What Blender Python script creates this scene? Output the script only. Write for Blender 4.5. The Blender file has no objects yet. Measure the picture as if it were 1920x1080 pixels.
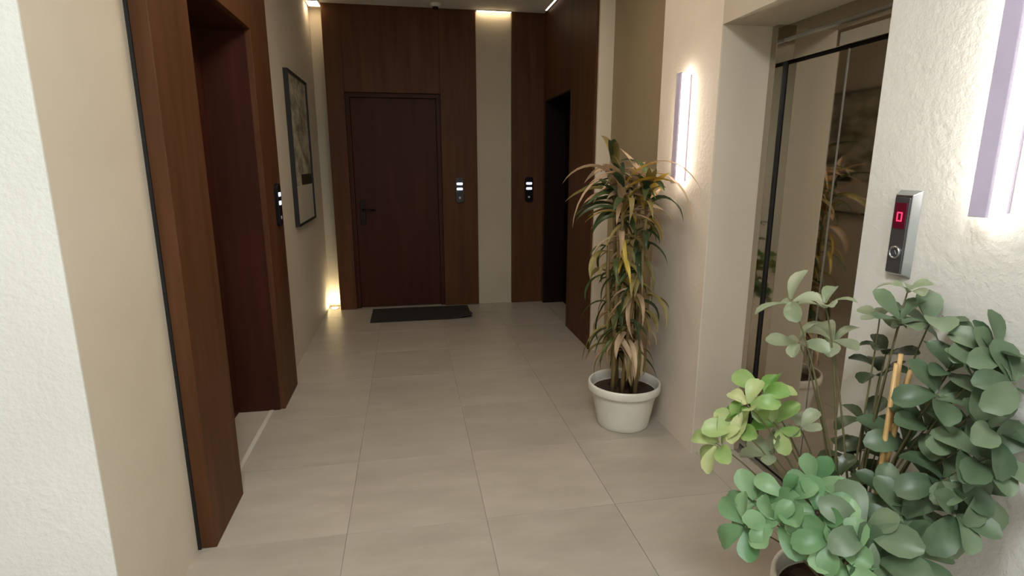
import bpy, bmesh, math, random
from mathutils import Vector, Matrix

PI = math.pi
scene = bpy.context.scene
col = scene.collection

# ------------------------------------------------------------------ camera
cam_data = bpy.data.cameras.new('camera')
cam_data.sensor_width = 36.0
cam_data.lens = 1051.4 * 36.0 / 1920.0
cam_data.clip_start = 0.02
cam = bpy.data.objects.new('camera', cam_data)
cam.location = (0, 0, 1.54)
cam.rotation_euler = (PI / 2 - 0.2175, 0, -0.1810)
col.objects.link(cam)
scene.camera = cam

# ------------------------------------------------------------------ world, exposure
world = bpy.data.worlds.new('world')
world.use_nodes = True
scene.world = world
bg = world.node_tree.nodes['Background']
bg.inputs[0].default_value = (0.75, 0.72, 0.68, 1)
bg.inputs[1].default_value = 0.05
vs = scene.view_settings
vs.view_transform = 'Standard'
vs.look = 'None'
vs.gamma = 1.0
vs.use_curve_mapping = False
vs.exposure = 0.12

LOBBY_WATT = 47.0
HALL_FILL = 19.0
LED_WALL = 16.0


# ------------------------------------------------------------------ materials
def new_mat(name):
    m = bpy.data.materials.new(name)
    m.use_nodes = True
    nt = m.node_tree
    return m, nt, nt.nodes['Principled BSDF']


def lin(r, g, b):
    f = lambda c: (c / 255 / 12.92) if c / 255 <= 0.04045 else ((c / 255 + 0.055) / 1.055) ** 2.4
    return (f(r), f(g), f(b), 1)


def coords(nt, scale=(1, 1, 1), kind='Object', rand=0.0):
    tc = nt.nodes.new('ShaderNodeTexCoord')
    mp = nt.nodes.new('ShaderNodeMapping')
    mp.inputs['Scale'].default_value = scale
    nt.links.new(tc.outputs[kind], mp.inputs['Vector'])
    if rand:
        oi = nt.nodes.new('ShaderNodeObjectInfo')
        mu = nt.nodes.new('ShaderNodeMath'); mu.operation = 'MULTIPLY'
        mu.inputs[1].default_value = rand
        nt.links.new(oi.outputs['Random'], mu.inputs[0])
        cx = nt.nodes.new('ShaderNodeCombineXYZ')
        nt.links.new(mu.outputs[0], cx.inputs[0]); nt.links.new(mu.outputs[0], cx.inputs[1])
        nt.links.new(cx.outputs[0], mp.inputs['Location'])
    return mp


def noise(nt, mp, scale, detail=4, rough=0.55):
    n = nt.nodes.new('ShaderNodeTexNoise')
    n.inputs['Scale'].default_value = scale
    n.inputs['Detail'].default_value = detail
    n.inputs['Roughness'].default_value = rough
    nt.links.new(mp.outputs[0], n.inputs['Vector'])
    return n


def ramp(nt, fac, stops):
    r = nt.nodes.new('ShaderNodeValToRGB')
    els = r.color_ramp.elements
    els[0].position, els[0].color = stops[0]
    els[1].position, els[1].color = stops[-1]
    for p, c in stops[1:-1]:
        e = els.new(p); e.color = c
    nt.links.new(fac, r.inputs[0])
    return r


def bump(nt, bsdf, height, strength, dist):
    b = nt.nodes.new('ShaderNodeBump')
    b.inputs['Strength'].default_value = strength
    b.inputs['Distance'].default_value = dist
    nt.links.new(height, b.inputs['Height'])
    nt.links.new(b.outputs[0], bsdf.inputs['Normal'])


def plaster(name, c1, c2, bstr, bscale):
    m, nt, b = new_mat(name)
    mp = coords(nt)
    n1 = noise(nt, mp, 1.7, 3)
    r = ramp(nt, n1.outputs['Fac'], [(0.3, c1), (0.7, c2)])
    nt.links.new(r.outputs[0], b.inputs['Base Color'])
    n2 = noise(nt, mp, bscale, 5, 0.65)
    bump(nt, b, n2.outputs['Fac'], bstr, 0.012)
    b.inputs['Roughness'].default_value = 0.85
    return m


M = {}
M['rough_white'] = plaster('rough_white_plaster', lin(224, 223, 216), lin(234, 233, 227), 0.38, 42)
M['beige'] = plaster('beige_paint', lin(204, 192, 172), lin(212, 201, 182), 0.12, 60)
M['taupe'] = plaster('taupe_paint', lin(183, 172, 152), lin(192, 181, 162), 0.12, 60)
M['rough_beige'] = plaster('rough_beige_plaster', lin(214, 201, 184), lin(224, 211, 195), 0.4, 42)
M['rough_cream'] = plaster('rough_cream_plaster', lin(208, 206, 199), lin(218, 216, 209), 0.38, 42)
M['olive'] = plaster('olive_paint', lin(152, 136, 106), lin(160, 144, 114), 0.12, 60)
M['ceiling'] = plaster('ceiling_paint', lin(226, 221, 210), lin(232, 227, 217), 0.05, 60)


def wood(name, c1, c2, c3):
    m, nt, b = new_mat(name)
    mp = coords(nt, (1, 1, 0.09), rand=7.0)
    n = noise(nt, mp, 14, 6, 0.6)
    r = ramp(nt, n.outputs['Fac'], [(0.28, c1), (0.5, c2), (0.75, c3)])
    nt.links.new(r.outputs[0], b.inputs['Base Color'])
    mp2 = coords(nt, (1, 1, 0.04))
    n2 = noise(nt, mp2, 90, 3)
    bump(nt, b, n2.outputs['Fac'], 0.12, 0.003)
    b.inputs['Roughness'].default_value = 0.5
    b.inputs['Specular IOR Level'].default_value = 0.14
    return m


M['wood'] = wood('dark_brown_veneer', lin(74, 46, 27), lin(86, 55, 34), lin(98, 64, 42))
M['recess_black'] = wood('near_black_recess', lin(20, 12, 9), lin(25, 15, 11), lin(32, 19, 14))  # near-black tone for the leaf and linings of the doorway recess
M['wood_door'] = wood('dark_brown_door_veneer', lin(56, 27, 18), lin(63, 32, 22), lin(72, 38, 27))


def simple(name, c, rough=0.5, metal=0.0, spec=0.5):
    m, nt, b = new_mat(name)
    mp = coords(nt)
    n = noise(nt, mp, 9, 3)
    d = tuple(x * 0.9 for x in c[:3]) + (1,)
    r = ramp(nt, n.outputs['Fac'], [(0.3, d), (0.7, c)])
    nt.links.new(r.outputs[0], b.inputs['Base Color'])
    b.inputs['Roughness'].default_value = rough
    b.inputs['Metallic'].default_value = metal
    b.inputs['Specular IOR Level'].default_value = spec
    return m


def emit(name, c, strength):
    m, nt, b = new_mat(name)
    b.inputs['Base Color'].default_value = c
    b.inputs['Emission Color'].default_value = c
    b.inputs['Emission Strength'].default_value = strength
    return m


# floor tile: warm grey porcelain with slight veining and a different shade for each tile
m, nt, b = new_mat('porcelain_tile')
mp = coords(nt, (1, 2.6, 1), rand=31.0)
n = noise(nt, mp, 2.6, 6, 0.6)
r = ramp(nt, n.outputs['Fac'], [(0.25, lin(163, 154, 140)), (0.55, lin(175, 166, 152)), (0.8, lin(184, 176, 163))])
oi = nt.nodes.new('ShaderNodeObjectInfo')
mr = nt.nodes.new('ShaderNodeMapRange')
mr.inputs['To Min'].default_value = 0.94
mr.inputs['To Max'].default_value = 1.04
nt.links.new(oi.outputs['Random'], mr.inputs['Value'])
hs = nt.nodes.new('ShaderNodeHueSaturation')
nt.links.new(mr.outputs[0], hs.inputs['Value'])
nt.links.new(r.outputs[0], hs.inputs['Color'])
nt.links.new(hs.outputs[0], b.inputs['Base Color'])
n3 = noise(nt, mp, 7, 3)
rr = ramp(nt, n3.outputs['Fac'], [(0.3, (0.29, 0.29, 0.29, 1)), (0.7, (0.33, 0.33, 0.33, 1))])
nt.links.new(rr.outputs[0], b.inputs['Roughness'])
M['tile'] = m
M['grout'] = simple('grout', lin(148, 139, 126), 0.9)
M['pale_strip'] = simple('pale_stone_and_light_band', lin(205, 198, 182), 0.5)
M['white_plastic'] = simple('white_pot_plastic', lin(226, 221, 208), 0.4)
M['black'] = simple('black_gloss_plastic', lin(16, 15, 20), 0.2)
M['matt_black'] = simple('matt_black', lin(14, 12, 11), 0.6)
M['bronze'] = simple('dark_bronze', lin(30, 24, 20), 0.35, 0.7)
M['rubber'] = simple('dark_mat_fibre', lin(38, 34, 30), 0.95)
M['silver'] = simple('silver_metal', lin(196, 199, 204), 0.28, 1.0)
M['panel_grey'] = simple('panel_grey_metal', lin(120, 120, 124), 0.38, 0.85)
M['lamp_grey'] = simple('lavender_grey_aluminium', lin(198, 188, 212), 0.5, 0.0)
M['soil'] = simple('soil', lin(58, 40, 27), 0.95)
M['bamboo'] = simple('bamboo_stake', lin(202, 162, 104), 0.4)
M['twig'] = simple('green_brown_stem', lin(96, 92, 58), 0.6)
M['cane'] = simple('tan_cane', lin(128, 108, 68), 0.7)

m, nt, b = new_mat('mirror_steel')
mp = coords(nt, (1, 1, 0.6))
n = noise(nt, mp, 3.2, 4)
r = ramp(nt, n.outputs['Fac'], [(0.35, (0.02, 0.02, 0.02, 1)), (0.7, (0.07, 0.07, 0.07, 1))])
nt.links.new(r.outputs[0], b.inputs['Roughness'])
b.inputs['Base Color'].default_value = lin(186, 178, 166)
b.inputs['Metallic'].default_value = 1.0
M['mirror'] = m

M['led'] = emit('led_diffuser', (1.0, 0.93, 0.83, 1), LED_WALL)
M['led_warm'] = emit('warm_led', (1.0, 0.80, 0.52, 1), 14.0)
M['led_up'] = emit('floor_light_lens', (1.0, 0.88, 0.55, 1), 220.0)
M['key_white'] = emit('keypad_backlight', (0.72, 0.75, 1.0, 1), 1.1)
M['key_dot'] = emit('keypad_dot', (0.35, 0.33, 0.4, 1), 0.15)
M['red_led'] = emit('red_display_led', (1.0, 0.03, 0.10, 1), 1.6)
M['red_glass'] = simple('dark_red_display_glass', lin(92, 20, 38), 0.15)
M['lobby_led'] = emit('lobby_light_diffuser', (0.94, 0.985, 1.0, 1), LOBBY_WATT)


def leaf_mat(name, c1, c2, rough=0.4, trans=0.25):
    m, nt, b = new_mat(name)
    oi = nt.nodes.new('ShaderNodeObjectInfo')
    mp = coords(nt, rand=5.0)
    n = noise(nt, mp, 16, 3)
    mx = nt.nodes.new('ShaderNodeMath'); mx.operation = 'ADD'
    hf = nt.nodes.new('ShaderNodeMath'); hf.operation = 'MULTIPLY'; hf.inputs[1].default_value = 0.5
    nt.links.new(oi.outputs['Random'], hf.inputs[0])
    h2 = nt.nodes.new('ShaderNodeMath'); h2.operation = 'MULTIPLY'; h2.inputs[1].default_value = 0.5
    nt.links.new(n.outputs['Fac'], h2.inputs[0])
    nt.links.new(hf.outputs[0], mx.inputs[0]); nt.links.new(h2.outputs[0], mx.inputs[1])
    r = ramp(nt, mx.outputs[0], [(0.2, c1), (0.8, c2)])
    nt.links.new(r.outputs[0], b.inputs['Base Color'])
    b.inputs['Roughness'].default_value = rough
    tr = nt.nodes.new('ShaderNodeBsdfTranslucent')
    nt.links.new(r.outputs[0], tr.inputs['Color'])
    ms = nt.nodes.new('ShaderNodeMixShader')
    ms.inputs[0].default_value = trans
    out = nt.nodes['Material Output']
    nt.links.new(b.outputs[0], ms.inputs[1]); nt.links.new(tr.outputs[0], ms.inputs[2])
    nt.links.new(ms.outputs[0], out.inputs['Surface'])
    return m


M['leaf_grey'] = leaf_mat('leaf_dusty_green', lin(66, 90, 64), lin(124, 142, 110))
M['leaf_silhouette'] = leaf_mat('leaf_silhouette_green', lin(46, 58, 38), lin(72, 84, 56), 0.35, 0.1)  # darker copy paints the middle leaves as silhouettes against the bright wall
M['leaf_bright'] = leaf_mat('leaf_fresh_green', lin(84, 128, 82), lin(140, 172, 126))
M['leaf_lime'] = leaf_mat('leaf_lime_cream', lin(94, 146, 58), lin(192, 196, 142))
M['leaf_pale'] = leaf_mat('leaf_pale_sage', lin(122, 136, 104), lin(170, 174, 146))
M['strap_green'] = leaf_mat('strap_deep_green', lin(44, 62, 38), lin(84, 98, 56), 0.4)
M['strap_olive'] = leaf_mat('strap_olive', lin(112, 102, 56), lin(164, 148, 88), 0.5)
M['strap_tan'] = leaf_mat('strap_dry_tan', lin(158, 130, 100), lin(208, 182, 150), 0.6)
M['strap_gold_lit'] = leaf_mat('strap_warm_lit', lin(186, 150, 48), lin(222, 196, 96), 0.5)  # gold colour paints warm light onto some strap leaves


# ------------------------------------------------------------------ mesh builder
class MB:
    def __init__(self):
        self.v = []; self.f = []; self.s = []

    def box(self, x0, x1, y0, y1, z0, z1):
        n = len(self.v)
        self.v += [(x, y, z) for z in (z0, z1) for y in (y0, y1) for x in (x0, x1)]
        self.f += [tuple(n + i for i in q) for q in
                   ((0, 2, 3, 1), (4, 5, 7, 6), (0, 1, 5, 4), (2, 6, 7, 3), (0, 4, 6, 2), (1, 3, 7, 5))]
        self.s += [False] * 6
        return self

    def lathe(self, prof, seg=32, c=(0, 0, 0)):
        n = len(self.v)
        for r_, z in prof:
            for k in range(seg):
                a = 2 * PI * k / seg
                self.v.append((c[0] + r_ * math.cos(a), c[1] + r_ * math.sin(a), c[2] + z))
        for i in range(len(prof) - 1):
            for k in range(seg):
                k2 = (k + 1) % seg
                self.f.append((n + i * seg + k, n + i * seg + k2, n + (i + 1) * seg + k2, n + (i + 1) * seg + k))
                self.s.append(True)
        return self

    def tube(self, pts, rads, seg=8, cap=True):
        n = len(self.v)
        pts = [Vector(p) for p in pts]
        up = Vector((0.31, 0.17, 0.93))
        for i, p in enumerate(pts):
            d = (pts[min(i + 1, len(pts) - 1)] - pts[max(i - 1, 0)]).normalized()
            a = d.cross(up)
            if a.length < 1e-3:
                a = d.cross(Vector((1, 0, 0)))
            a.normalize(); b_ = d.cross(a)
            for k in range(seg):
                t = 2 * PI * k / seg
                self.v.append(tuple(p + rads[i] * (math.cos(t) * a + math.sin(t) * b_)))
        for i in range(len(pts) - 1):
            for k in range(seg):
                k2 = (k + 1) % seg
                self.f.append((n + i * seg + k, n + i * seg + k2, n + (i + 1) * seg + k2, n + (i + 1) * seg + k))
                self.s.append(True)
        if cap:
            self.f.append(tuple(n + k for k in reversed(range(seg)))); self.s.append(False)
            e = n + (len(pts) - 1) * seg
            self.f.append(tuple(e + k for k in range(seg))); self.s.append(False)
        return self

    def poly_prism(self, pts2, x0, x1):
        """outline in (y, z), extruded along x"""
        n = len(self.v); k = len(pts2)
        self.v += [(x0, y, z) for y, z in pts2] + [(x1, y, z) for y, z in pts2]
        self.f.append(tuple(n + i for i in range(k))); self.s.append(False)
        self.f.append(tuple(n + k + i for i in reversed(range(k)))); self.s.append(False)
        for i in range(k):
            j = (i + 1) % k
            self.f.append((n + i, n + k + i, n + k + j, n + j)); self.s.append(False)
        return self

    def mesh(self, name, mat, bevel=0.0):
        me = bpy.data.meshes.new(name)
        me.from_pydata(self.v, [], self.f)
        me.polygons.foreach_set('use_smooth', self.s)
        me.update()
        bm = bmesh.new(); bm.from_mesh(me)
        bmesh.ops.recalc_face_normals(bm, faces=bm.faces)
        if bevel:
            bmesh.ops.bevel(bm, geom=list(bm.edges), offset=bevel, segments=2, affect='EDGES', profile=0.5)
        bm.to_mesh(me); bm.free()
        me.materials.append(mat)
        return me

    def build(self, name, mat, parent=None, bevel=0.0):
        return add(name, self.mesh(name, mat, bevel), parent)


def add(name, mesh, parent=None):
    o = bpy.data.objects.new(name, mesh)
    col.objects.link(o)
    if parent is not None:
        o.parent = parent
    return o


def tag(o, label=None, cat=None, group=None, kind=None):
    if label: o['label'] = label
    if cat: o['category'] = cat
    if group: o['group'] = group
    if kind: o['kind'] = kind
    return o


def empty(name, loc, rot=(0, 0, 0), scale=1.0):
    o = bpy.data.objects.new(name, None)
    o.empty_display_size = 0.1
    o.location = loc; o.rotation_euler = rot; o.scale = (scale,) * 3
    col.objects.link(o)
    return o


def struct(o, label=None):
    return tag(o, label, kind='structure')


def rounded_rect(w, h, r, n=5, cy=0, cz=0):
    pts = []
    for sx, sz, a0 in ((1, 1, 0), (-1, 1, 90), (-1, -1, 180), (1, -1, 270)):
        for i in range(n + 1):
            a = math.radians(a0 + 90 * i / n)
            pts.append((cy + sx * (w / 2 - r) + r * math.cos(a), cz + sz * (h / 2 - r) + r * math.sin(a)))
    return pts


# ------------------------------------------------------------------ dimensions
XL, XR = -0.90, 1.46          # corridor walls
YB = 6.10                     # face of the brown cladding on the end wall
ZC = 3.06                     # ceiling
CX = -0.83                    # face of the brown casing on the left wall

# ------------------------------------------------------------------ floor
floor = struct(MB().box(-2.75, 2.05, -3.35, 6.55, -0.08, -0.004).build('floor', M['grout']), 'grey grout bed under warm grey porcelain tiles')
tile_mesh = MB().box(-0.2990, 0.2990, -0.2990, 0.2990, -0.010, 0.0).mesh('tile', M['tile'], 0.0008)
for i in range(-5, 3):
    for j in range(-9, 7):
        t = add('tile', tile_mesh, floor)
        t.location = (0.588 + 0.6 * i, 2.5 + 0.6 * j, 0)

struct(MB().box(-0.925, -0.90, 2.6, 3.57, 0.0, 0.0035).build('trim_1', M['pale_strip'], None, 0.001), 'pale threshold strip at the brown doorway')

# ------------------------------------------------------------------ walls
# pale rough slab whose end faces the lobby, then beige wall up to the casing
struct(MB().box(-2.6, XL, 1.64, 1.646, 0, ZC).build('wall_front', M['rough_white']))
wl = MB().box(-2.60, XL, 1.646, 2.21, 0, ZC)
wl.box(-1.30, XL, 3.99, 6.45, 0, ZC)
wl.box(-1.30, -1.17, 2.21, 3.99, 0, ZC)
struct(wl.build('wall_left', M['beige']))
struct(MB().box(-2.75, -2.6, -3.35, 1.70, 0, ZC).build('wall_lobby_left', M['rough_white']))
struct(MB().box(-2.6, 2.0, -3.35, -3.2, 0, ZC).build('wall_lobby_back', M['rough_white']))

# end wall behind the cladding, with the pale strip between the two brown panels
wb = MB().box(-1.3, 2.0, 6.30, 6.45, 0, ZC)
wb.box(0.742, 1.112, 6.125, 6.30, 0, ZC)
struct(wb.build('wall_back', M['taupe']))

# right wall: lamp slab, niche, near slab, lift header
struct(MB().box(XR, 1.468, 2.57, 3.20, 0, ZC).build('wall_right', M['rough_beige']))
struct(MB().box(1.468, 1.736, 2.57, 3.20, 0, ZC).build('wall_right_core', M['beige']))
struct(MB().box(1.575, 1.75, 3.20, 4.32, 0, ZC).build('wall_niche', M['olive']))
struct(MB().box(XR, 1.75, 4.32, 4.345, 0, ZC).build('wall_niche_end', M['beige']))
struct(MB().box(XR, 1.75, -3.2, 1.60, 0, ZC).build('wall_right_near', M['rough_cream'], None, 0.002))
hd = MB().box(XR, 1.86, 1.60, 2.57, 2.17, ZC)
struct(hd.build('wall_lift_header', M['taupe']))
struct(MB().box(1.90, 2.04, 1.3, 6.30, 0, ZC).build('wall_shaft', M['taupe']))

# ceiling
struct(MB().box(-2.75, 2.05, -3.35, 6.45, ZC, ZC + 0.12).build('ceiling', M['ceiling']))


# ------------------------------------------------------------------ doors
def handle_set(parent):
    # plate, lever and key cylinder on the back door; local: plate faces -y
    pl = MB()
    pl.box(-0.030, 0.030, -0.012, 0.0, -0.13, 0.13)
    p = pl.build('handle_plate', M['bronze'], parent, 0.004)
    lv = MB().tube([(0, -0.01, 0.03), (0, -0.055, 0.03), (0.02, -0.062, 0.03), (0.135, -0.062, 0.025)], [0.011, 0.011, 0.011, 0.009], 10)
    l_ = lv.build('lever', M['bronze'], p)
    c = MB().tube([(0, -0.012, -0.07), (0, -0.024, -0.07)], [0.013, 0.012], 12).build('key_cylinder', M['bronze'], p)
    return p


# door_1: brown portal on the left wall
d1 = struct(empty('door_1', (0, 0, 0)), 'deep dark brown doorway with wide veneer casing on the beige wall')
MB().box(-1.17, CX, 2.21, 2.60, 0.0, ZC).build('casing_stile', M['wood'], d1, 0.003)
MB().box(-1.17, CX, 3.57, 3.99, 0.0, ZC).build('casing_stile', M['wood'], d1, 0.003)
MB().box(-1.17, CX, 2.60, 3.57, 2.276, ZC).build('casing_head', M['wood'], d1, 0.003)
MB().box(-1.165, -1.105, 2.602, 3.568, 0.006, 2.274).build('door_leaf', M['wood_door'], d1, 0.002)
MB().box(-0.902, -0.888, 2.203, 2.21, 0.0, ZC).build('shadow_gap_trim', M['matt_black'], d1)

for y0, y1 in ((2.60, 2.612), (3.558, 3.57)):
    MB().box(-1.105, CX - 0.03, y0, y1, 0.0, 2.264).build('jamb_lining', M['wood_door'], d1, 0.001)
MB().box(-1.105, CX - 0.03, 2.60, 3.57, 2.264, 2.276).build('head_lining', M['wood_door'], d1, 0.001)

# door_2: closed door in the brown end panel
d2 = struct(empty('door_2', (0, 0, 0)), 'closed dark brown door set into the brown veneer end wall')
MB().box(-0.763, -0.590, YB, 6.24, 0.0, ZC).build('cladding_panel', M['wood'], d2, 0.003)
MB().box(0.363, 0.740, YB, 6.24, 0.0, ZC).build('cladding_panel', M['wood'], d2, 0.003)
MB().box(-0.590, 0.363, YB, 6.24, 2.246, ZC).build('cladding_panel', M['wood'], d2, 0.003)
fr = MB().box(-0.588, -0.548, 6.135, 6.235, 0.0, 2.244).box(0.321, 0.361, 6.135, 6.235, 0.0, 2.244).box(-0.548, 0.321, 6.135, 6.235, 2.204, 2.244)
fr.build('door_frame', M['wood_door'], d2)
leaf2 = MB().box(-0.545, 0.318, 6.165, 6.215, 0.008, 2.200).build('door_leaf', M['wood_door'], d2, 0.002)
hp = handle_set(leaf2)
hp.location = (-0.475, 6.165, 1.04)

# brown panel beyond the pale strip, and door_3 in the right wall
struct(MB().box(1.114, XR + 0.29, YB, 6.30, 0, ZC).build('wall_back_panel', M['wood'], None, 0.003), 'narrow dark brown veneer panel beside the pale strip')
d3 = struct(empty('door_3', (0, 0, 0)), 'very dark doorway in the brown veneer next to the corner')
MB().box(XR, 1.75, 4.345, 5.08, 0.0, ZC).build('casing_stile', M['wood'], d3, 0.003)
MB().box(XR, 1.75, 5.08, 6.04, 2.19, ZC).build('casing_head', M['wood'], d3, 0.003)
MB().box(XR, 1.75, 6.04, 6.098, 0.0, ZC).build('casing_stile', M['wood'], d3, 0.002)
MB().box(1.69, 1.745, 5.082, 6.038, 0.006, 2.188).build('door_leaf', M['recess_black'], d3, 0.002)
MB().box(XR + 0.003, 1.69, 6.028, 6.040, 0.0, 2.178).build('jamb_lining', M['recess_black'], d3)
MB().box(XR + 0.003, 1.69, 5.08, 5.092, 0.0, 2.178).build('jamb_lining', M['recess_black'], d3)
MB().box(XR + 0.003, 1.69, 5.08, 6.04, 2.178, 2.190).build('head_lining', M['recess_black'], d3)
MB().box(XR - 0.012, XR, 4.36, 4.375, 0.0, ZC).build('edge_bead', M['wood'], d3)

# ------------------------------------------------------------------ lift entrance
lift = tag(empty('elevator_entrance', (1.77, 2.08, 0)), 'mirror steel elevator doors in the recess between the two linear wall lamps', 'elevator')
lx, ly = 1.77, 2.08
def lbox(name, x0, x1, y0, y1, z0, z1, mat, bev=0.0, parent=None):
    return MB().box(x0 - lx, x1 - lx, y0 - ly, y1 - ly, z0, z1).build(name, mat, parent or lift, bev)
lbox('door_panel', 1.772, 1.795, 2.132, 2.506, 0.012, 1.995, M['mirror'], 0.002)
lbox('door_panel', 1.772, 1.795, 1.640, 2.128, 0.012, 1.995, M['mirror'], 0.002)
lbox('seam_edge', 1.769, 1.785, 2.1275, 2.1325, 0.012, 1.995, M['silver'])
lbox('jamb', 1.715, 1.81, 2.524, 2.569, 0.0, 2.17, M['mirror'], 0.002)
lbox('jamb', 1.715, 1.81, 1.601, 1.630, 0.0, 2.17, M['mirror'], 0.002)
lbox('header', 1.762, 1.81, 1.630, 2.524, 2.010, 2.17, M['mirror'], 0.002)
lbox('header_lip', 1.748, 1.762, 1.630, 2.524, 2.098, 2.110, M['silver'], 0.001)
lbox('header_light_band', 1.756, 1.762, 1.630, 2.17, 2.012, 2.062, M['pale_strip'], 0.001)  # pale band stands in for bright light reflected along the header
lbox('shadow_gap', 1.800, 1.810, 1.630, 2.524, 0.0, 2.010, M['matt_black'])
lbox('edge_seal', 1.768, 1.800, 2.508, 2.524, 0.0, 2.010, M['matt_black'])
lbox('sill', 1.737, 1.80, 1.630, 2.524, 0.0, 0.006, M['silver'], 0.001)

# ------------------------------------------------------------------ call panel
cp = tag(empty('elevator_call_panel', (XR, 1.435, 1.335)), 'silver elevator call panel with red floor display and round arrow button', 'call panel')
# cross-section in (x, y): bevelled body standing off the wall; built as frustum
def frustum(y0, y1, z0, z1, depth, inset, name, mat, parent):
    mb = MB()
    a = [(-0.0, y0, z0), (-0.0, y1, z0), (-0.0, y1, z1), (-0.0, y0, z1)]
    c = [(-depth, y0 + inset, z0 + inset * 0.8), (-depth, y1 - inset * 0.4, z0 + inset * 0.8), (-depth, y1 - inset * 0.4, z1 - inset), (-depth, y0 + inset, z1 - inset)]
    mb.v = a + c
    mb.f = [(0, 1, 2, 3), (4, 7, 6, 5), (0, 4, 5, 1), (1, 5, 6, 2), (2, 6, 7, 3), (3, 7, 4, 0)]
    mb.s = [False] * 6
    return mb.build(name, mat, parent, 0.0015)
frustum(-0.040, 0.038, -0.130, 0.130, 0.020, 0.014, 'body', M['silver'], cp)
MB().poly_prism(rounded_rect(0.050, 0.224, 0.002, 2, 0.005, -0.004), -0.0225, -0.0195).build('face_plate', M['panel_grey'], cp)
disp = MB().poly_prism(rounded_rect(0.040, 0.076, 0.002, 2, 0.005, 0.055), -0.0245, -0.0222).build('display', M['red_glass'], cp)
seg = MB()
for (y, z, w, h) in ((0, 0.012, 0.012, 0.0035), (0, -0.012, 0.012, 0.0035), (0.0075, 0.0, 0.0035, 0.0275), (-0.0075, 0.0, 0.0035, 0.0275)):
    seg.box(-0.0254, -0.0243, 0.005 + y - w / 2, 0.005 + y + w / 2, 0.052 + z - h / 2, 0.052 + z + h / 2)
seg.build('digit', M['red_led'], disp)
ring = MB()
pts = [(-0.0245, 0.005 + 0.0165 * math.cos(a), -0.055 + 0.0165 * math.sin(a)) for a in [2 * PI * k / 28 for k in range(29)]]
ring.tube(pts, [0.0033] * 29, 8, False)
btn = ring.build('button_ring', M['silver'], cp)
MB().poly_prism([(0.005 + 0.013 * math.cos(a), -0.055 + 0.013 * math.sin(a)) for a in [2 * PI * k / 24 for k in range(24)]], -0.0242, -0.0222).build('button_cap', M['panel_grey'], btn)
MB().poly_prism([(0.005 - 0.007, -0.060), (0.005 + 0.007, -0.060), (0.005, -0.048)], -0.0252, -0.0241).build('arrow_mark', M['silver'], btn)


# ------------------------------------------------------------------ wall lamps
def wall_lamp(y, z0, z1, label):
    r_ = tag(empty('wall_lamp', (XR, y, (z0 + z1) / 2)), label, 'wall lamp')
    h = (z1 - z0) / 2
    MB().box(-0.008, 0.0, -0.030, 0.030, -h + 0.01, h - 0.01).build('back_plate', M['lamp_grey'], r_, 0.001)
    MB().box(-0.050, -0.008, -0.019, 0.019, -h + 0.004, h - 0.004).build('diffuser', M['led'], r_)
    MB().box(-0.060, -0.050, -0.023, 0.023, -h, h).build('front_cover', M['lamp_grey'], r_, 0.0015)
    return r_


wall_lamp(2.865, 1.44, 2.00, 'slim linear wall lamp glowing behind the top of the tall strap-leaved plant')
wall_lamp(1.180, 1.41, 2.02, 'slim linear wall lamp glowing above the bushy round-leaved plant')


# ------------------------------------------------------------------ keypads
def keypad(loc, rz, label):
    # local: faces -x before rotation
    r_ = tag(empty('keypad', loc, (0, 0, rz)), label, 'keypad')
    body = MB().poly_prism(rounded_rect(0.092, 0.27, 0.03, 6), -0.022, 0.0).build('body', M['black'], r_, 0.002)
    for z in (0.066, 0.012):
        MB().poly_prism(rounded_rect(0.066, 0.027, 0.009, 4, 0, z), -0.0235, -0.0215).build('lit_bar', M['key_white'], r_)
    MB().poly_prism([(0.011 * math.cos(a), -0.08 + 0.011 * math.sin(a)) for a in [2 * PI * k / 16 for k in range(16)]], -0.024, -0.0215).build('key_hole', M['key_dot'], r_)
    return r_


keypad((0.545, YB, 1.268), PI / 2, 'black keypad with two lit bars on the brown panel beside the closed door')
keypad((1.302, YB, 1.268), PI / 2, 'black keypad with two lit bars on the narrow brown panel past the pale strip')
keypad((CX, 3.835, 1.285), PI, 'black keypad on the brown casing next to the framed picture')

# ------------------------------------------------------------------ framed picture
pic = tag(empty('framed_picture', (XL, 5.17, 1.65)), 'tall black framed abstract print in grey and cream on the beige wall', 'picture')
hy, hz, fw_ = 0.425, 0.605, 0.016
fm = MB().box(0, 0.035, -hy, -hy + fw_, -hz, hz).box(0, 0.035, hy - fw_, hy, -hz, hz)
fm.box(0, 0.035, -hy + fw_, hy - fw_, -hz, -hz + fw_).box(0, 0.035, -hy + fw_, hy - fw_, hz - fw_, hz)
fm.build('frame', M['matt_black'], pic)
m, nt, b = new_mat('abstract_print')
mp = coords(nt, (1, 1.4, 2.2))
n = noise(nt, mp, 3.4, 7, 0.7)
r = ramp(nt, n.outputs['Fac'], [(0.3, lin(70, 68, 50)), (0.45, lin(150, 144, 122)), (0.6, lin(206, 198, 178)), (0.8, lin(120, 112, 84))])
nt.links.new(r.outputs[0], b.inputs['Base Color'])
b.inputs['Roughness'].default_value = 0.5
M['print'] = m
MB().box(0.004, 0.020, -hy + fw_, hy - fw_, -hz + fw_, hz - fw_).build('print', M['print'], pic)
MB().box(0.020, 0.0215, -0.10, hy - fw_, -0.285, -0.195).build('dark_block', simple('print_dark', lin(52, 44, 28), 0.6), pic)
MB().box(0.020, 0.0212, -hy + fw_, hy - fw_, -hz + fw_, -0.285).build('cream_field', simple('print_cream', lin(206, 198, 180), 0.6), pic)

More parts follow.
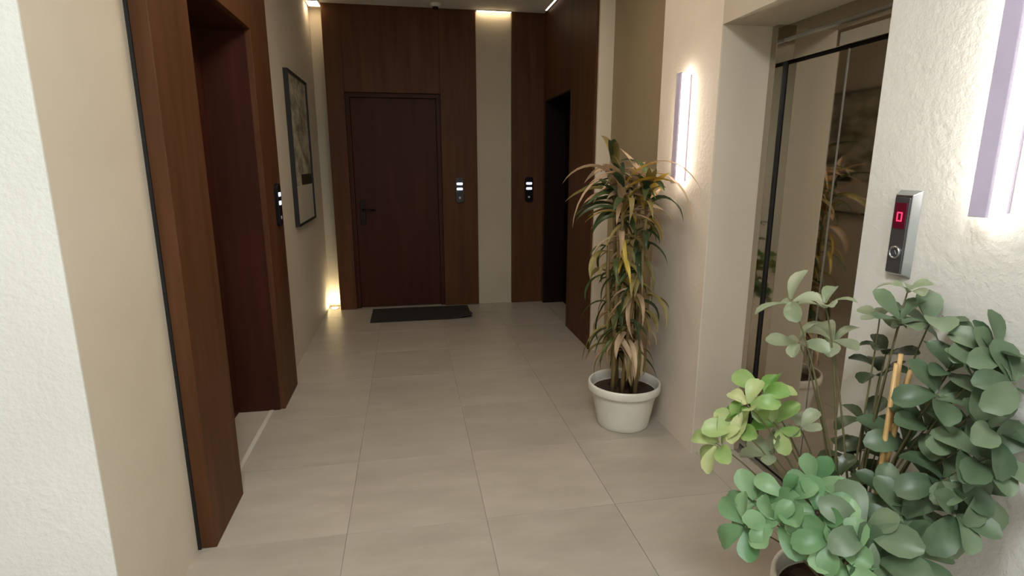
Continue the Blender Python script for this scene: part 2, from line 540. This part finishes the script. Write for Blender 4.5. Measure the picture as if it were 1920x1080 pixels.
# ------------------------------------------------------------------ doormat
mat_ = MB()
N = 12
for i in range(N + 1):
    for j in range(7):
        x = -0.42 + 1.02 * i / N; y = 5.52 + 0.52 * j / 6
        lift_z = 0.045 * max(0, (i - 9) / 3) ** 2 * max(0, (3 - j) / 3)
        mat_.v.append((x, y, 0.011 + lift_z))
for i in range(N):
    for j in range(6):
        a = i * 7 + j
        mat_.f.append((a, a + 7, a + 8, a + 1)); mat_.s.append(False)
dm_me = mat_.mesh('doormat', M['rubber'])
dm = add('doormat', dm_me)
so = dm.modifiers.new('thick', 'SOLIDIFY'); so.thickness = 0.010; so.offset = -1
tag(dm, 'dark fibre doormat with a curled corner before the closed brown door', 'doormat')

# ------------------------------------------------------------------ ceiling fittings
sd = tag(empty('smoke_detector', (0.33, 5.93, ZC)), 'small white round smoke detector on the ceiling near the end wall', 'smoke detector')
MB().lathe([(0.0, 0.0), (0.055, 0.0), (0.055, -0.018), (0.047, -0.032), (0.0, -0.034)], 28).build('housing', M['white_plastic'], sd)
MB().lathe([(0.0, -0.033), (0.030, -0.033), (0.026, -0.052), (0.0, -0.054)], 24).build('sensor', M['black'], sd)

def led_strip(x0, x1, y0, y1, label, mat):
    r_ = tag(empty('ceiling_light', ((x0 + x1) / 2, (y0 + y1) / 2, ZC)), label, 'ceiling light')
    ax, ay = (x1 - x0) / 2, (y1 - y0) / 2
    MB().box(-ax, ax, -ay, ay, -0.010, 0.0).build('housing', M['white_plastic'], r_)
    MB().box(-ax + 0.004, ax - 0.004, -ay + 0.004, ay - 0.004, -0.014, -0.010).build('diffuser', mat, r_)
    return r_


led_strip(0.750, 1.105, 6.075, 6.115, 'short light strip on the ceiling washing the pale wall strip', M['led_warm'])
led_strip(1.425, 1.450, 4.7, 5.95, 'thin light strip along the ceiling edge above the dark doorway', emit('faint_led', (1.0, 0.88, 0.7, 1), 1.6))
led_strip(-0.885, -0.775, 6.02, 6.20, 'small light above the gap between beige wall and brown panel', M['led_warm'])

fl = tag(empty('floor_uplight', (-0.835, 6.19, 0.0)), 'small glowing floor uplight in the gap beside the brown panel', 'floor light')
MB().lathe([(0.0, 0.0), (0.045, 0.0), (0.045, 0.004), (0.036, 0.005), (0.036, 0.003), (0.0, 0.003)], 24).build('housing', M['bronze'], fl)
MB().lathe([(0.0, 0.0055), (0.0345, 0.005), (0.0345, 0.0032)], 24).build('lens', M['led_up'], fl)

M['hall_fill'] = emit('hall_fill_diffuser', (1.0, 0.84, 0.66, 1), HALL_FILL)  # warm fill added out of view to brighten the corridor
for (x, y, lb, mm) in ((0.0, 0.2, 'square white ceiling light panel before the pale rough wall', 'lobby_led'), (0.1, -1.6, 'square white ceiling light panel at the rear of the lobby', 'lobby_led'),
                   (0.20, 2.9, 'unseen square warm fill light panel added over the corridor', 'hall_fill')):
    r_ = tag(empty('ceiling_panel_light', (x, y, ZC)), lb, 'ceiling light')
    MB().box(-0.31, 0.31, -0.31, 0.31, -0.02, 0.0).build('housing', M['white_plastic'], r_)
    MB().box(-0.29, 0.29, -0.29, 0.29, -0.024, -0.02).build('diffuser', M[mm], r_)


# ------------------------------------------------------------------ pots
def pot(parent, r_, h):
    pr = [(0.0, 0.0), (r_ * 0.70, 0.0), (r_ * 0.72, 0.006), (r_ * 0.735, 0.03), (r_ * 0.88, h - 0.065), (r_ * 0.885, h - 0.058),
          (r_ * 0.985, h - 0.05), (r_ * 1.0, h - 0.04), (r_ * 1.0, h - 0.012), (r_ * 0.985, h - 0.002), (r_ * 0.955, h), (r_ * 0.925, h - 0.006),
          (r_ * 0.90, h - 0.05), (r_ * 0.86, h - 0.10)]
    MB().lathe(pr, 48).build('pot', M['white_plastic'], parent)
    rs = random.Random(3)
    so_ = MB(); rings = 7; sg = 30
    for i in range(rings + 1):
        for k in range(sg):
            a = 2 * PI * k / sg; q = r_ * 0.895 * i / rings
            so_.v.append((q * math.cos(a), q * math.sin(a), h - 0.062 + (rs.uniform(-0.007, 0.010) if i < rings else 0)))
    for i in range(rings):
        for k in range(sg):
            k2 = (k + 1) % sg
            so_.f.append((i * sg + k, (i + 1) * sg + k, (i + 1) * sg + k2, i * sg + k2)); so_.s.append(False)
    so_.build('soil', M['soil'], parent)


def blocked(pts):
    for p in pts:
        if p.z < 0.02: return True
        lim = 1.445 if (p.y < 1.61 or 2.56 < p.y < 3.21) else (1.56 if 3.2 < p.y < 4.3 else 1.72)
        if p.x > lim: return True
        if p.x > 1.385 and (2.80 < p.y < 2.93 or 1.13 < p.y < 1.24) and 1.36 < p.z < 2.05: return True
    return False


# ------------------------------------------------------------------ tall strap-leaved plant
rnd = random.Random(11)
tp = tag(empty('potted_strap_leaf_plant', (1.235, 3.0, 0.0)), 'tall plant with arching strap leaves and dry canes in a white pot against the wall', 'potted plant')
pot(tp, 0.215, 0.27)


def strap(length, width, e0, e1, fold, mat, name, twist=0.0):
    """strap leaf leaving the origin along +x, elevation bending from e0 to e1"""
    n = 9; mb = MB(); p = Vector((0, 0, 0)); st = []
    for i in range(n + 1):
        t = i / n
        e = e0 + (e1 - e0) * t ** 0.8
        st.append((p.copy(), e, t))
        p = p + Vector((math.cos(e), 0, math.sin(e))) * (length / n)
    for q, e, t in st:
        w = width * (0.35 + 0.65 * min(1, t / 0.25)) * (1 - max(0, (t - 0.35) / 0.65) ** 1.7) + 0.0006
        up = Vector((-math.sin(e), 0, math.cos(e)))
        tw = twist * t
        side = Vector((0, math.cos(tw), 0)) + up * math.sin(tw)
        mb.v += [tuple(q - side * w / 2 + up * fold * w), tuple(q), tuple(q + side * w / 2 + up * fold * w)]
    for i in range(n):
        a = i * 3
        mb.f += [(a, a + 3, a + 4, a + 1), (a + 1, a + 4, a + 5, a + 2)]; mb.s += [True, True]
    return mb.mesh(name, mat)


crown_shapes = []
for L, W, e0, e1 in ((0.30, 0.046, 1.2, -0.2), (0.34, 0.050, 0.9, -0.6), (0.28, 0.050, 0.6, -0.5), (0.32, 0.046, 0.35, -0.9), (0.22, 0.048, 1.35, 0.7), (0.36, 0.046, 1.0, -1.1)):
    for k in ('strap_green', 'strap_olive', 'strap_tan', 'strap_gold_lit'):
        crown_shapes.append((k, strap(L, W, e0, e1, 0.22, M[k], 'leaf', rnd.uniform(-0.6, 0.6))))
droop_shapes = []
for L, W, e0, e1 in ((0.26, 0.040, 0.35, -1.5), (0.32, 0.036, 0.0, -1.6), (0.22, 0.044, 0.5, -1.3), (0.36, 0.034, 0.1, -1.65)):
    for k in ('strap_green', 'strap_olive', 'strap_tan', 'strap_gold_lit'):
        droop_shapes.append((k, strap(L, W, e0, e1, 0.3, M[k], 'leaf', rnd.uniform(-1.5, 1.5))))

tp_loc = Vector((1.235, 3.0, 0))
canes = []
for i in range(8):
    a = 2 * PI * i / 8 + 0.3
    rb = 0.05 + 0.06 * rnd.random(); rt_ = 0.06 + 0.08 * rnd.random()
    h = (1.48, 1.32, 1.54, 1.10, 1.42, 1.0, 1.46, 1.24)[i]
    pts = []
    for s in range(7):
        t = s / 6
        q = rb + (rt_ - rb) * t
        pts.append(Vector((q * math.cos(a + 0.5 * t) + rnd.uniform(-.008, .008), q * math.sin(a + 0.5 * t) + rnd.uniform(-.008, .008), 0.20 + (h - 0.20) * t)))
    canes.append(pts)
    MB().tube(pts, [0.014 - 0.006 * s / 6 for s in range(7)], 8).build('cane', M['cane'], tp)


def cane_at(c, z):
    for a, b_ in zip(c, c[1:]):
        if a.z <= z <= b_.z:
            return a.lerp(b_, (z - a.z) / max(1e-6, b_.z - a.z))
    return c[-1].copy()


def put_leaf(parent, mesh, loc, rot, base, scale=1.0, test=True):
    mtx = Matrix.Translation(loc) @ rot.to_matrix().to_4x4() @ Matrix.Scale(scale, 4)
    if test and blocked([base + (mtx @ v.co) for v in mesh.vertices]):
        return None
    o = add('leaf', mesh, parent)
    o.matrix_local = mtx
    return o


from mathutils import Euler
def choose(shapes, wts):
    k = rnd.choices(list(wts), list(wts.values()))[0]
    return rnd.choice([m_ for kk, m_ in shapes if kk == k])


cnt = 0
# crown
while cnt < 126:
    c = rnd.choice([c for c in canes if c[-1].z > 1.3])
    z = rnd.uniform(max(1.22, c[-1].z - 0.24), max(1.24, c[-1].z))
    p = cane_at(c, z)
    a = rnd.uniform(-PI, PI)
    right = math.cos(a - (-0.6)) > 0.2
    w = {'strap_green': 0.36, 'strap_olive': 0.22, 'strap_tan': 0.36, 'strap_gold_lit': 0.08}
    if right: w = {'strap_green': 0.2, 'strap_olive': 0.25, 'strap_tan': 0.40, 'strap_gold_lit': 0.25}
    me = choose(crown_shapes, w)
    if put_leaf(tp, me, p, Euler((rnd.uniform(-.3, .3), rnd.uniform(-.35, .25), a)), tp_loc, rnd.uniform(0.7, 1.05)):
        cnt += 1
# hanging leaves along the canes
cnt = 0
while cnt < 168:
    c = rnd.choice(canes)
    z = 0.42 + (min(1.28, c[-1].z) - 0.42) * (cnt * 0.618 % 1.0)
    p = cane_at(c, z)
    a = rnd.uniform(-PI, PI)
    w = {'strap_green': 0.22, 'strap_olive': 0.5, 'strap_tan': 0.26, 'strap_gold_lit': 0.03}
    if z > 0.85: w = {'strap_green': 0.34, 'strap_olive': 0.3, 'strap_tan': 0.14, 'strap_gold_lit': 0.42 if math.cos(a + 0.7) > 0.2 else 0.03}
    me = choose(droop_shapes, w)
    if put_leaf(tp, me, p, Euler((rnd.uniform(-.3, .3), rnd.uniform(-.2, .5), a)), tp_loc, rnd.uniform(0.6, 0.95)):
        cnt += 1
# the long single leaves arching out to both sides
for (z, a, L, W, e0, e1, k) in ((1.44, -2.75, 0.56, 0.026, 0.55, -1.55, 'strap_tan'), (1.48, -1.15, 0.52, 0.022, 0.75, -1.1, 'strap_tan'), (1.46, -1.0, 0.50, 0.03, 0.5, -1.6, 'strap_tan'), (1.46, -2.5, 0.42, 0.03, 0.4, -0.5, 'strap_tan')):
    put_leaf(tp, strap(L, W, e0, e1, 0.2, M[k], 'leaf'), Vector((0.02 * math.cos(a), 0.02 * math.sin(a), z)), Euler((0, 0, a)), tp_loc, 1.0, False)

# ------------------------------------------------------------------ bushy round-leaved plant
rnd = random.Random(5)
bp_loc = Vector((1.245, 1.26, 0))
bp = tag(empty('potted_bushy_plant', bp_loc), 'bushy plant with whorls of rounded leaves and bamboo stakes in a white pot', 'potted plant')
pot(bp, 0.195, 0.30)
for dx, dy, tx, ty, h in ((0.012, -0.06, 0.020, -0.050, 1.02), (0.035, -0.045, 0.045, -0.035, 1.04), (0.0, -0.03, 0.062, -0.055, 1.0)):
    MB().tube([(dx, dy, 0.20), ((dx + tx) / 2, (dy + ty) / 2, 0.6), (tx, ty, h)], [0.0075, 0.007, 0.006], 10).build('bamboo_stake', M['bamboo'], bp)


def round_leaf(length, width, curl, fold, mat):
    n = 6; mb = MB(); p = Vector((0, 0, 0)); e = 0.25; st = []
    for i in range(n + 1):
        st.append((p.copy(), e, i / n))
        p = p + Vector((math.cos(e), 0, math.sin(e))) * (length / n)
        e -= curl / n
    for q, e, t in st:
        w = width * (max(0, math.sin(PI * min(1, t ** 1.6 * 0.96 + 0.02))) ** 0.62) + 0.003
        up = Vector((-math.sin(e), 0, math.cos(e)))
        for s, f_ in ((-0.5, 1.0), (-0.27, 0.42), (0, 0), (0.27, 0.42), (0.5, 1.0)):
            mb.v.append(tuple(q + Vector((0, s * w, 0)) + up * (fold * w * f_)))
    for i in range(n):
        for j in range(4):
            a = i * 5 + j
            mb.f.append((a, a + 5, a + 6, a + 1)); mb.s.append(True)
    return mb.mesh('leaf', mat)


rl = {}
for key, mk in (('m', 'leaf_grey'), ('d', 'leaf_silhouette'), ('b', 'leaf_bright'), ('v', 'leaf_lime'), ('s', 'leaf_pale')):
    rl[key] = [round_leaf(L, W, c, f_, M[mk]) for L, W, c, f_ in ((0.095, 0.056, 0.7, 0.16), (0.085, 0.050, 1.1, 0.2), (0.078, 0.050, 0.3, 0.12), (0.10, 0.054, 1.4, 0.1))]
rl['t'] = rl['s']

whorls = [(1.36, 1.3, 1.2, 't'), (1.33, 1.28, 1.12, 'm'), (1.32, 1.34, 1.12, 't'), (1.39, 1.24, 1.13, 'm'), (1.40, 1.12, 1.11, 'm'), (1.40, 1.06, 1.10, 'm'),
          (1.38, 1.0, 1.04, 'm'), (1.36, 1.06, 1.04, 'm'), (1.36, 1.14, 1.03, 'm'), (1.31, 1.12, 0.97, 'm'), (1.32, 1.14, 0.87, 'm'), (1.36, 1.02, 0.92, 'm'),
          (1.32, 1.04, 0.86, 'm'), (1.34, 1.0, 0.85, 'm'), (1.29, 1.04, 0.78, 'm'), (1.33, 1.2, 0.79, 'm'), (1.28, 1.06, 0.69, 'm'), (1.28, 1.0, 0.71, 'm'),
          (1.22, 1.08, 0.65, 'm'), (1.24, 1.16, 0.66, 'm'), (1.33, 1.0, 0.77, 'm'), (1.09, 1.06, 0.65, 'm'), (1.18, 1.0, 0.61, 'm'), (1.1, 1.02, 0.59, 'm'),
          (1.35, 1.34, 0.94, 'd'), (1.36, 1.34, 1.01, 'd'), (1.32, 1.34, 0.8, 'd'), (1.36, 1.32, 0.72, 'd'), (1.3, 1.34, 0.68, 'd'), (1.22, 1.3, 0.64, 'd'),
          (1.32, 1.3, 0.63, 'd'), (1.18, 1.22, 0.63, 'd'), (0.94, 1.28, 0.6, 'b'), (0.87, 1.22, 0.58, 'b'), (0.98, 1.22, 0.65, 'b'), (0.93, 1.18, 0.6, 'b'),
          (1.08, 1.24, 0.68, 'b'), (1.02, 1.14, 0.65, 'b'), (1.02, 1.08, 0.62, 'b'), (1.03, 1.04, 0.58, 'b'), (1.2, 1.42, 1.14, 's'), (1.24, 1.42, 1.03, 's'),
          (1.13, 1.42, 1.02, 's'), (1.08, 1.42, 1.16, 's'), (0.94, 1.36, 0.86, 'v'), (1.01, 1.4, 0.88, 'v'), (0.91, 1.36, 0.8, 'v'), (0.85, 1.36, 0.75, 'v'),
          (1.03, 1.36, 0.8, 'v'), (1.01, 1.34, 0.72, 's'), (1.1, 1.34, 0.79, 's')]
n_leaf = 0
for (x, y, z, k) in whorls:
    node = Vector((x, y, z)) - bp_loc
    # twig from the middle of the pot, or from part way up the trunk
    base = Vector((rnd.uniform(-0.04, 0.04), rnd.uniform(-0.04, 0.04), 0.22))
    trunk = Vector((node.x * 0.25, node.y * 0.25, 0.22 + (z - 0.22) * 0.55))
    near = Vector((node.x * 0.8, node.y * 0.8, z - 0.05))
    pts = []
    for s in range(9):
        t = s / 8
        b0 = (1 - t) ** 3; b1 = 3 * t * (1 - t) ** 2; b2 = 3 * t * t * (1 - t); b3 = t ** 3
        pts.append(base * b0 + trunk * b1 + near * b2 + node * b3)
    MB().tube(pts, [0.0040 - 0.0022 * s / 8 for s in range(9)], 6).build('stem', M['twig'], bp)
    axis = (pts[-1] - pts[-3]).normalized()
    axis = (axis + Vector((-0.35, -0.35, 0.25))).normalized()
    quat = axis.to_track_quat('Z', 'Y')
    cntk = {'m': 6, 'd': 5, 'b': 6, 'v': 6, 's': 5, 't': 5}[k]
    a0 = rnd.uniform(0, PI)
    for i in range(cntk):
        for attempt in range(8):
            a = a0 + 2 * PI * i / cntk + rnd.uniform(-0.25, 0.25) + attempt * 0.4
            tilt = rnd.uniform(-0.75, 0.15)
            rot = quat.to_matrix() @ Euler((rnd.uniform(-.35, .35), tilt, a)).to_matrix()
            off = node - axis * rnd.uniform(0, 0.03) + rot @ Vector((0.008, 0, 0))
            if n_leaf < 300 and put_leaf(bp, rnd.choice(rl[k]), off, rot.to_quaternion(), bp_loc, rnd.uniform(0.75, 1.1) * {'t': 0.75, 'm': 1.22, 'b': 1.08}.get(k, 1.0)):
                n_leaf += 1
                break
